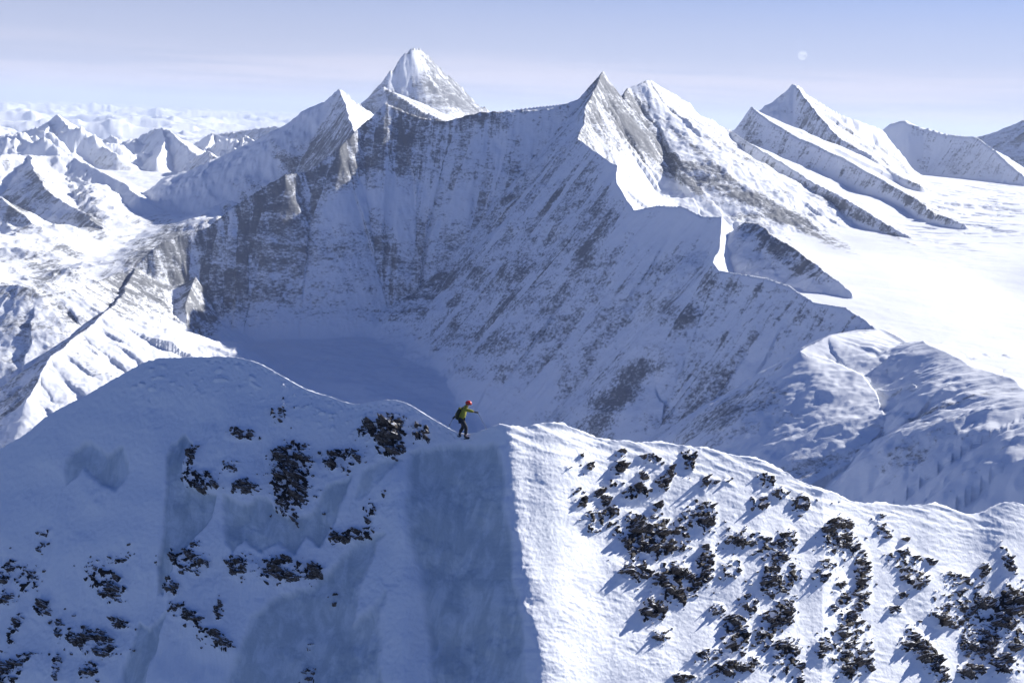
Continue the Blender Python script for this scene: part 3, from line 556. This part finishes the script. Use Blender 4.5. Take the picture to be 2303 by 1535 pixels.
for i, (a, b, rx, ry, rot, h, side) in enumerate(ALL):
    q = 1.3; st = 1.25 if max(rx, ry) < 40 else 1.6
    nx = max(10, int(2 * q * rx / st)); ny = max(10, int(2 * q * ry / st))
    U, V = np.meshgrid(np.linspace(-q, q, nx), np.linspace(-q, q, ny)); ca, sa = math.cos(R(rot)), math.sin(R(rot))
    px_ = a + U * rx * ca - V * ry * sa; py_ = b + U * rx * sa + V * ry * ca
    py_ = np.maximum(py_, crest_y(px_) + 3)
    x = px_ * 0.0198 + 9.7 * 0; y = py_ * 0.026
    base = at(px_, py_, fg_base(px_, py_)); rl, _ = fg_relief(px_, py_)
    wx1 = x + 0.10 * fbm(x / .3, y / .3, 3, 201); wy1 = y + 0.10 * fbm(x / .3, y / .3, 3, 202)
    cs = min(0.46, 0.13 + 0.010 * min(rx, ry)); an = R(38 if side else 20); ct, st_ = math.cos(an), math.sin(an)
    v1, e1, t1 = worley((wx1 * ct + wy1 * st_) / (cs * 1.35), (wy1 * ct - wx1 * st_) / (cs * 0.8), 210 + i); v2, e2, t2 = worley((wx1 * .9 + wy1 * .44) / 0.21, (wy1 * .9 - wx1 * .44) / 0.16, 310 + i)
    env = sst(1.22, 0.55, np.sqrt(U * U + V * V) + 0.42 * fbm(x / .35, y / .35, 3, 203 + i))
    hh = (0.12 + h * 0.50) * (-0.16 + 1.15 * v1 ** 1.3 + 1.9 * t1) * (0.55 + 0.45 * env) + 0.14 * (v2 - 0.5) + 0.42 * t2 - 0.10 * sst(0.14, 0.0, e1) - 0.04 * sst(.14, 0, e2)
    d = hh * env * 1.15 - (1 - env) * 0.24 - 0.050
    n = fg_nrm(px_, py_); P_ = base + n * (rl + d)[..., None]
    P_[..., 2] += 0.18 * np.maximum(d, 0) * (v1 - .3)
    P_[..., 0] += (0.10 * (v2 - .5)) * env * (d > 0)
    name = 'rock_outcrop'
    o = grid_mesh(name, P_[::-1].copy(), {}, RM)
    o.data.polygons.foreach_set('use_smooth', np.zeros(len(o.data.polygons), bool))
    o['label'] = LABEL[i]; o['category'] = 'rock outcrop'
    o['group'] = 'rock outcrops of the sunlit right flank' if side else 'rock outcrops of the shaded left flank'
# loose rocks
variants = []
for k in range(9):
    bm = bmesh.new(); bmesh.ops.create_icosphere(bm, subdivisions=2, radius=1.0)
    rng = random.Random(50 + k); pl = [Vector((rng.uniform(-1, 1), rng.uniform(-1, 1), rng.uniform(-1, 1))).normalized() for _ in range(9)]; of = [rng.uniform(.55, .85) for _ in pl]
    sc = Vector((rng.uniform(.75, 1.2), rng.uniform(.7, 1.0), rng.uniform(.8, 1.4)))
    for v in bm.verts:
        for p_, o_ in zip(pl, of):
            t = v.co.dot(p_)
            if t > o_: v.co -= p_ * (t - o_)
        v.co = Vector((v.co.x * sc.x, v.co.y * sc.y, v.co.z * sc.z)) * rng.uniform(.94, 1.06)
    me = bpy.data.meshes.new('loose_rock'); bm.to_mesh(me); bm.free(); me.materials.append(RM); variants.append(me)
def loose(n, L, side, seed):
    rng = random.Random(seed); wts = [r_[2] * r_[3] + 150 for r_ in L]; pts = []
    while len(pts) < n:
        a, b, rx, ry, rot, h = rng.choices(L, wts)[0]
        t = rng.uniform(0, 6.28); q = rng.uniform(0.8, 2.1); u = q * rx * math.cos(t); w = q * ry * math.sin(t)
        ca, sa = math.cos(R(rot)), math.sin(R(rot)); x = a + u * ca - w * sa; y = b + u * sa + w * ca
        if -10 < x < 2310 and y < 1545 and y > float(crest_y(x)) + 14 and (side == 0 or x > 1270) and (side == 1 or x < 930): pts.append((x, y, rng.uniform(1.8, 3.2) if rng.random() < .65 else rng.uniform(3.2, 6.5)))
    px_ = np.array([p[0] for p in pts]); py_ = np.array([p[1] for p in pts]); P_ = fg_point(px_, py_); nn = fg_nrm(px_, py_)
    for (x, y, r_), p, n_ in zip(pts, P_, nn):
        o = bpy.data.objects.new('loose_rock', variants[rng.randrange(9)]); S.collection.objects.link(o)
        rr_ = r_ * 0.0198; o.location = Vector(p) + Vector(n_) * rr_ * .35; o.scale = (rr_ * rng.uniform(.8, 1.25), rr_, rr_ * rng.uniform(.8, 1.3)); o.rotation_euler = (rng.uniform(0, 6), rng.uniform(0, 6), rng.uniform(0, 6))
        o['category'] = 'rock'
        o['label'] = 'small loose dark rock in the sunlit snow of the right flank' if side else 'small loose dark rock in the shaded snow of the left flank'
        o['group'] = 'loose rocks of the sunlit right flank' if side else 'loose rocks of the shaded left flank'
loose(90, LEFT_ROCKS, 0, 3); loose(200, RIGHT_ROCKS, 1, 4)

# ------------------------------------------------------------------ the moon by day
mm, nt, b = new_mat('pale_day_moon'); nt.nodes.remove(b)
geo = N(nt, 'ShaderNodeTexCoord'); e_ = N(nt, 'ShaderNodeEmission'); tr = N(nt, 'ShaderNodeBsdfTransparent'); ms = N(nt, 'ShaderNodeMixShader')
nn_ = noise_n(nt, geo.outputs['Object'], 0.0016, 4, 0.6)
e_.inputs['Color'].default_value = (0.70, 0.76, 0.92, 1); e_.inputs['Strength'].default_value = 0.72  # emission stands in for sunlight falling on the disc
nt.links.new(range_n(nt, nn_, 0.42, 0.60, 0.15, 0.95), ms.inputs[0]); nt.links.new(tr.outputs[0], ms.inputs[1]); nt.links.new(e_.outputs[0], ms.inputs[2])
nt.links.new(ms.outputs[0], [n for n in nt.nodes if n.type == 'OUTPUT_MATERIAL'][0].inputs[0])
bm = bmesh.new(); bmesh.ops.create_uvsphere(bm, u_segments=40, v_segments=24, radius=1050)
me = bpy.data.meshes.new('moon'); bm.to_mesh(me); bm.free(); me.materials.append(mm)
for p in me.polygons: p.use_smooth = True
mo_ = bpy.data.objects.new('moon', me); S.collection.objects.link(mo_); mo_.location = Vector(at(1805.0, 125.0, 300000.0))
mo_['label'] = 'faint pale moon in the daytime sky at upper right'; mo_['category'] = 'moon'

# ------------------------------------------------------------------ the climber
def plain(name, col, rough=0.7, var=0.25, scale=18.0):
    m, nt, b = new_mat(name); tc_ = N(nt, 'ShaderNodeTexCoord'); n = noise_n(nt, tc_.outputs['Object'], scale, 4, 0.6)
    nt.links.new(mix_n(nt, n, tuple(c * (1 - var) for c in col), tuple(min(1, c * (1 + var)) for c in col)), b.inputs['Base Color']); b.inputs['Roughness'].default_value = rough
    return m
M_skin = plain('skin', (0.45, 0.26, 0.18), 0.6, .1); M_jack = plain('yellow_green_shell_fabric', (0.27, 0.27, 0.03), 0.75, .35, 9); M_trou = plain('dark_trouser_fabric', (0.03, 0.032, 0.038), .85)
M_boot = plain('black_boot', (0.02, 0.02, 0.022), .5); M_helm = plain('red_helmet_shell', (0.55, 0.035, 0.02), 0.22, .1); M_glov = plain('black_glove', (0.012, 0.012, 0.014), .7)
M_pack = plain('dark_olive_pack_fabric', (0.035, 0.04, 0.018), .8, .4, 8); M_pole = plain('grey_pole_tube', (0.05, 0.055, 0.065), .35, .1); M_hair = plain('dark_hair', (0.02, 0.014, 0.01), .8); M_gla = plain('dark_lens', (0.01, 0.01, 0.012), .1)
FOOT = Vector(fg_point(np.array([1047.0]), np.array([984.5]))[0])
person = bpy.data.objects.new('person', None); S.collection.objects.link(person); person.location = FOOT
person['label'] = 'climber in yellow-green jacket and red helmet striding down the snow crest with two poles'; person['category'] = 'person'
def skin(name, verts, edges, radii, mat, parent, root=0, sub=2, loc=None):
    me = bpy.data.meshes.new(name); me.from_pydata([Vector(v) for v in verts], edges, []); me.materials.append(mat)
    o = bpy.data.objects.new(name, me); S.collection.objects.link(o)
    if parent: o.parent = parent
    if loc is not None: o.location = loc
    sk = o.modifiers.new('skin', 'SKIN'); sk.use_smooth_shade = True
    for i_, r_ in enumerate(radii):
        sv_ = me.skin_vertices[0].data[i_]; sv_.radius = (r_, r_) if not isinstance(r_, tuple) else r_; sv_.use_root = (i_ == root)
    sd = o.modifiers.new('subd', 'SUBSURF'); sd.levels = sub; sd.render_levels = sub
    return o
# joints: x towards the right of the photograph (his front), y away, z up
J = dict(pelvis=(-.22, .04, .88), waist=(-.20, .04, 1.02), chest=(-.13, .04, 1.24), neck=(-.02, .04, 1.45), head0=(.03, .04, 1.53), head1=(.075, .04, 1.66),
         shR=(-.07, -.13, 1.38), elR=(.20, -.16, 1.33), wrR=(.43, -.12, 1.27), shL=(-.11, .21, 1.37), elL=(-.40, .27, 1.15), wrL=(-.54, .22, .93),
         hipR=(-.20, -.06, .86), knR=(.02, -.07, .52), anR=(-.02, -.06, .10), hipL=(-.22, .14, .86), knL=(-.12, .16, .50), anL=(-.32, .17, .13))
JN = list(J); E = [('pelvis','waist'),('waist','chest'),('chest','neck'),('neck','head0'),('head0','head1'),('chest','shR'),('shR','elR'),('elR','wrR'),('chest','shL'),('shL','elL'),('elL','wrL'),('pelvis','hipR'),('hipR','knR'),('knR','anR'),('pelvis','hipL'),('hipL','knL'),('knL','anL')]
RD = dict(pelvis=.125, waist=.115, chest=.14, neck=.06, head0=.075, head1=.088, shR=.065, elR=.045, wrR=.03, shL=.065, elL=.045, wrL=.03, hipR=.085, knR=.06, anR=.042, hipL=.085, knL=.06, anL=.042)
body = skin('body', [J[k] for k in JN], [(JN.index(a), JN.index(b_)) for a, b_ in E], [RD[k] for k in JN], M_skin, person)
def sub_skin(name, keys, edges, rad, mat, parent=person, **k):
    return skin(name, [J[a] if isinstance(a, str) else a for a in keys], edges, rad, mat, parent, **k)
jk = sub_skin('jacket', [(-.245,.04,.80),'waist','chest',(-.04,.04,1.42),'shR','elR',(.34,-.14,1.295),'shL','elL',(-.50,.235,.99)], [(0,1),(1,2),(2,3),(2,4),(4,5),(5,6),(2,7),(7,8),(8,9)],
              [(.185,.17),.175,.20,.10,.10,.076,.062,.10,.076,.062], M_jack, root=1)
hd = sub_skin('hood', [(-.09,.04,1.42),(.0,.04,1.49),(.05,.04,1.52)], [(0,1),(1,2)], [.12,.10,.085], M_jack)
tr_ = sub_skin('trousers', ['pelvis','hipR','knR',(-.01,-.065,.17),'hipL','knL',(-.29,.168,.19)], [(0,1),(1,2),(2,3),(0,4),(4,5),(5,6)], [.15,.118,.092,.085,.118,.092,.085], M_trou)
for (x, y, z, tilt) in ((-.02, -.06, .0, -.05), (-.33, .17, .0, .35)):
    bt = skin('boot', [(-.0, 0, .22), (-.01, 0, .10), (.06, 0, .05), (.17, 0, .04), (.23, 0, .045)], [(0,1),(1,2),(2,3),(3,4)], [.062,.062,(.055,.05),(.052,.042),(.03,.03)], M_boot, person)
    bt.location = (x, y, z - .02 if tilt < 0 else .02); bt.rotation_euler = (0, tilt, 0)
    so = skin('sole', [(-.07, 0, .0), (.06, 0, .0), (.22, 0, .0)], [(0,1),(1,2)], [(.045,.018)] * 3, M_boot, bt, sub=1)
def ball(name, c, rad, mat, parent, sc=(1, 1, 1), cut=None, seg=28):
    bm = bmesh.new(); bmesh.ops.create_uvsphere(bm, u_segments=seg, v_segments=seg // 2, radius=rad)
    if cut is not None: bmesh.ops.delete(bm, geom=[v for v in bm.verts if v.co.z < cut], context='VERTS')
    for v in bm.verts: v.co = Vector((v.co.x * sc[0], v.co.y * sc[1], v.co.z * sc[2]))
    me = bpy.data.meshes.new(name); bm.to_mesh(me); bm.free(); me.materials.append(mat)
    for p in me.polygons: p.use_smooth = True
    o = bpy.data.objects.new(name, me); S.collection.objects.link(o); o.parent = parent; o.location = c
    if cut is not None: o.modifiers.new('shell', 'SOLIDIFY').thickness = 0.012
    return o
he = ball('helmet', (.085, .04, 1.635), .138, M_helm, person, (1.12, .92, .95), -.045); he.rotation_euler = (0, .16, 0)
rim = skin('helmet_rim', [(.15 * math.cos(t), .124 * math.sin(t), -.045) for t in np.linspace(0, 2 * math.pi, 17)[:-1]], [(i, (i + 1) % 16) for i in range(16)], [.009] * 16, M_boot, he, sub=1)
ball('hair', (.045, .04, 1.63), .098, M_hair, person, (1.0, .98, .9))
ball('nose', (.173, .04, 1.60), .016, M_skin, person, (1.3, .8, 1.1)); 
for y in (-.055, .135): ball('ear', (.06, y, 1.60), .026, M_skin, person, (.7, .35, 1.1), seg=12)
gl = skin('sunglasses', [(.07, -.062, 1.635), (.145, -.05, 1.625), (.168, .0, 1.62), (.172, .04, 1.62), (.168, .08, 1.62), (.145, .13, 1.625), (.07, .142, 1.635)], [(i, i + 1) for i in range(6)], [.006, .016, .022, .010, .022, .016, .006], M_gla, person)
skin('mouth', [(.155, .01, 1.555), (.162, .04, 1.552), (.155, .07, 1.555)], [(0,1),(1,2)], [.006,.008,.006], M_skin, person, sub=1)
def glove(w, dirv, side):
    """mitt-free glove closed on a pole: palm, four curled fingers, a thumb"""
    w = Vector(w); d = Vector(dirv).normalized(); up = Vector((0, 0, 1)); n = d.cross(up).normalized() * side; dn = d.cross(n).normalized()
    if dn.z > 0: dn = -dn
    vs = [w - d * .09, w, w + d * .05, w + d * .085]; es = [(0, 1), (1, 2), (2, 3)]; rd = [.046, .038, .04, .034]
    for k in range(4):
        b0 = len(vs); base = w + d * .085 + dn * (-.028 + .019 * k); ln = (.030, .034, .032, .026)[k]
        vs += [base, base + d * ln + n * .006, base + d * (ln * .8) + n * .036, base + d * (ln * .1) + n * .044]
        es += [(3, b0), (b0, b0 + 1), (b0 + 1, b0 + 2), (b0 + 2, b0 + 3)]; rd += [.0125, .0115, .011, .009]
    b0 = len(vs); tb = w + d * .03 - dn * .03
    vs += [tb, tb + d * .03 - dn * .012 + n * .02, tb + d * .055 - dn * .002 + n * .038]; es += [(2, b0), (b0, b0 + 1), (b0 + 1, b0 + 2)]; rd += [.014, .012, .010]
    return skin('glove', vs, es, rd, M_glov, person, root=1), w + d * .10 + n * .022
g1, h1 = glove(J['wrR'], Vector(J['wrR']) - Vector(J['elR']), -1)
g2, h2 = glove(J['wrL'], (-.10, -.05, -.12), 1)
bp_ = bpy.data.objects.new('backpack', None); S.collection.objects.link(bp_); bp_.location = FOOT + Vector((-.36, .04, 1.02)); bp_.rotation_euler = (0, .22, 0)
bp_['label'] = "dark olive backpack with yellow-green top on the climber's back"; bp_['category'] = 'backpack'
skin('pack_body', [(-.02, 0, -.20), (-.05, 0, .0), (-.04, 0, .22), (0, 0, .36)], [(0,1),(1,2),(2,3)], [(.13,.10),(.15,.115),(.145,.11),(.10,.08)], M_pack, bp_)
skin('lid', [(-.03, -.06, .36), (-.03, .06, .36)], [(0,1)], [(.085,.06),(.085,.06)], M_jack, bp_)
for y in (-.11, .11):
    skin('shoulder_strap', [(.02, y, .38), (.14, y, .42), (.27, y, .30), (.30, y, .10), (.20, y, -.06), (.04, y, -.10)], [(i, i + 1) for i in range(5)], [(.022,.012)] * 6, M_boot, bp_)
skin('hip_belt', [(-.02, -.17, -.13), (.16, -.20, -.16), (.30, -.12, -.18), (.32, 0, -.19), (.30, .12, -.18), (.16, .20, -.16), (-.02, .17, -.13)], [(i, i + 1) for i in range(6)], [(.025,.014)] * 7, M_boot, bp_)
def pole(hand, tip, lab):
    a = FOOT + hand; b_ = FOOT + Vector(tip); d = (b_ - a).normalized()
    e = bpy.data.objects.new('trekking_pole', None); S.collection.objects.link(e); e.location = a; e['label'] = lab; e['category'] = 'trekking pole'; e['group'] = "the climber's two poles"
    L = (b_ - a).length
    skin('shaft', [d * .06, d * (L * .5), d * L], [(0,1),(1,2)], [.0105, .009, .006], M_pole, e, sub=1)
    skin('grip', [d * -.07, d * 0, d * .07], [(0,1),(1,2)], [.02, .016, .015], M_boot, e, sub=1)
    q = d.orthogonal().normalized(); q2 = d.cross(q)
    skin('basket', [d * (L - .07) + (q * math.cos(t) + q2 * math.sin(t)) * .042 for t in np.linspace(0, 2 * math.pi, 9)[:-1]], [(i, (i + 1) % 8) for i in range(8)], [.010] * 8, M_boot, e, sub=1)
pole(h1, (1.02, -.02, .36), 'thin grey pole held out in front of the climber, pointing down to the right')
pole(h2, (-.79, .12, .50), 'thin dark pole planted behind the climber, in his lowered hand')
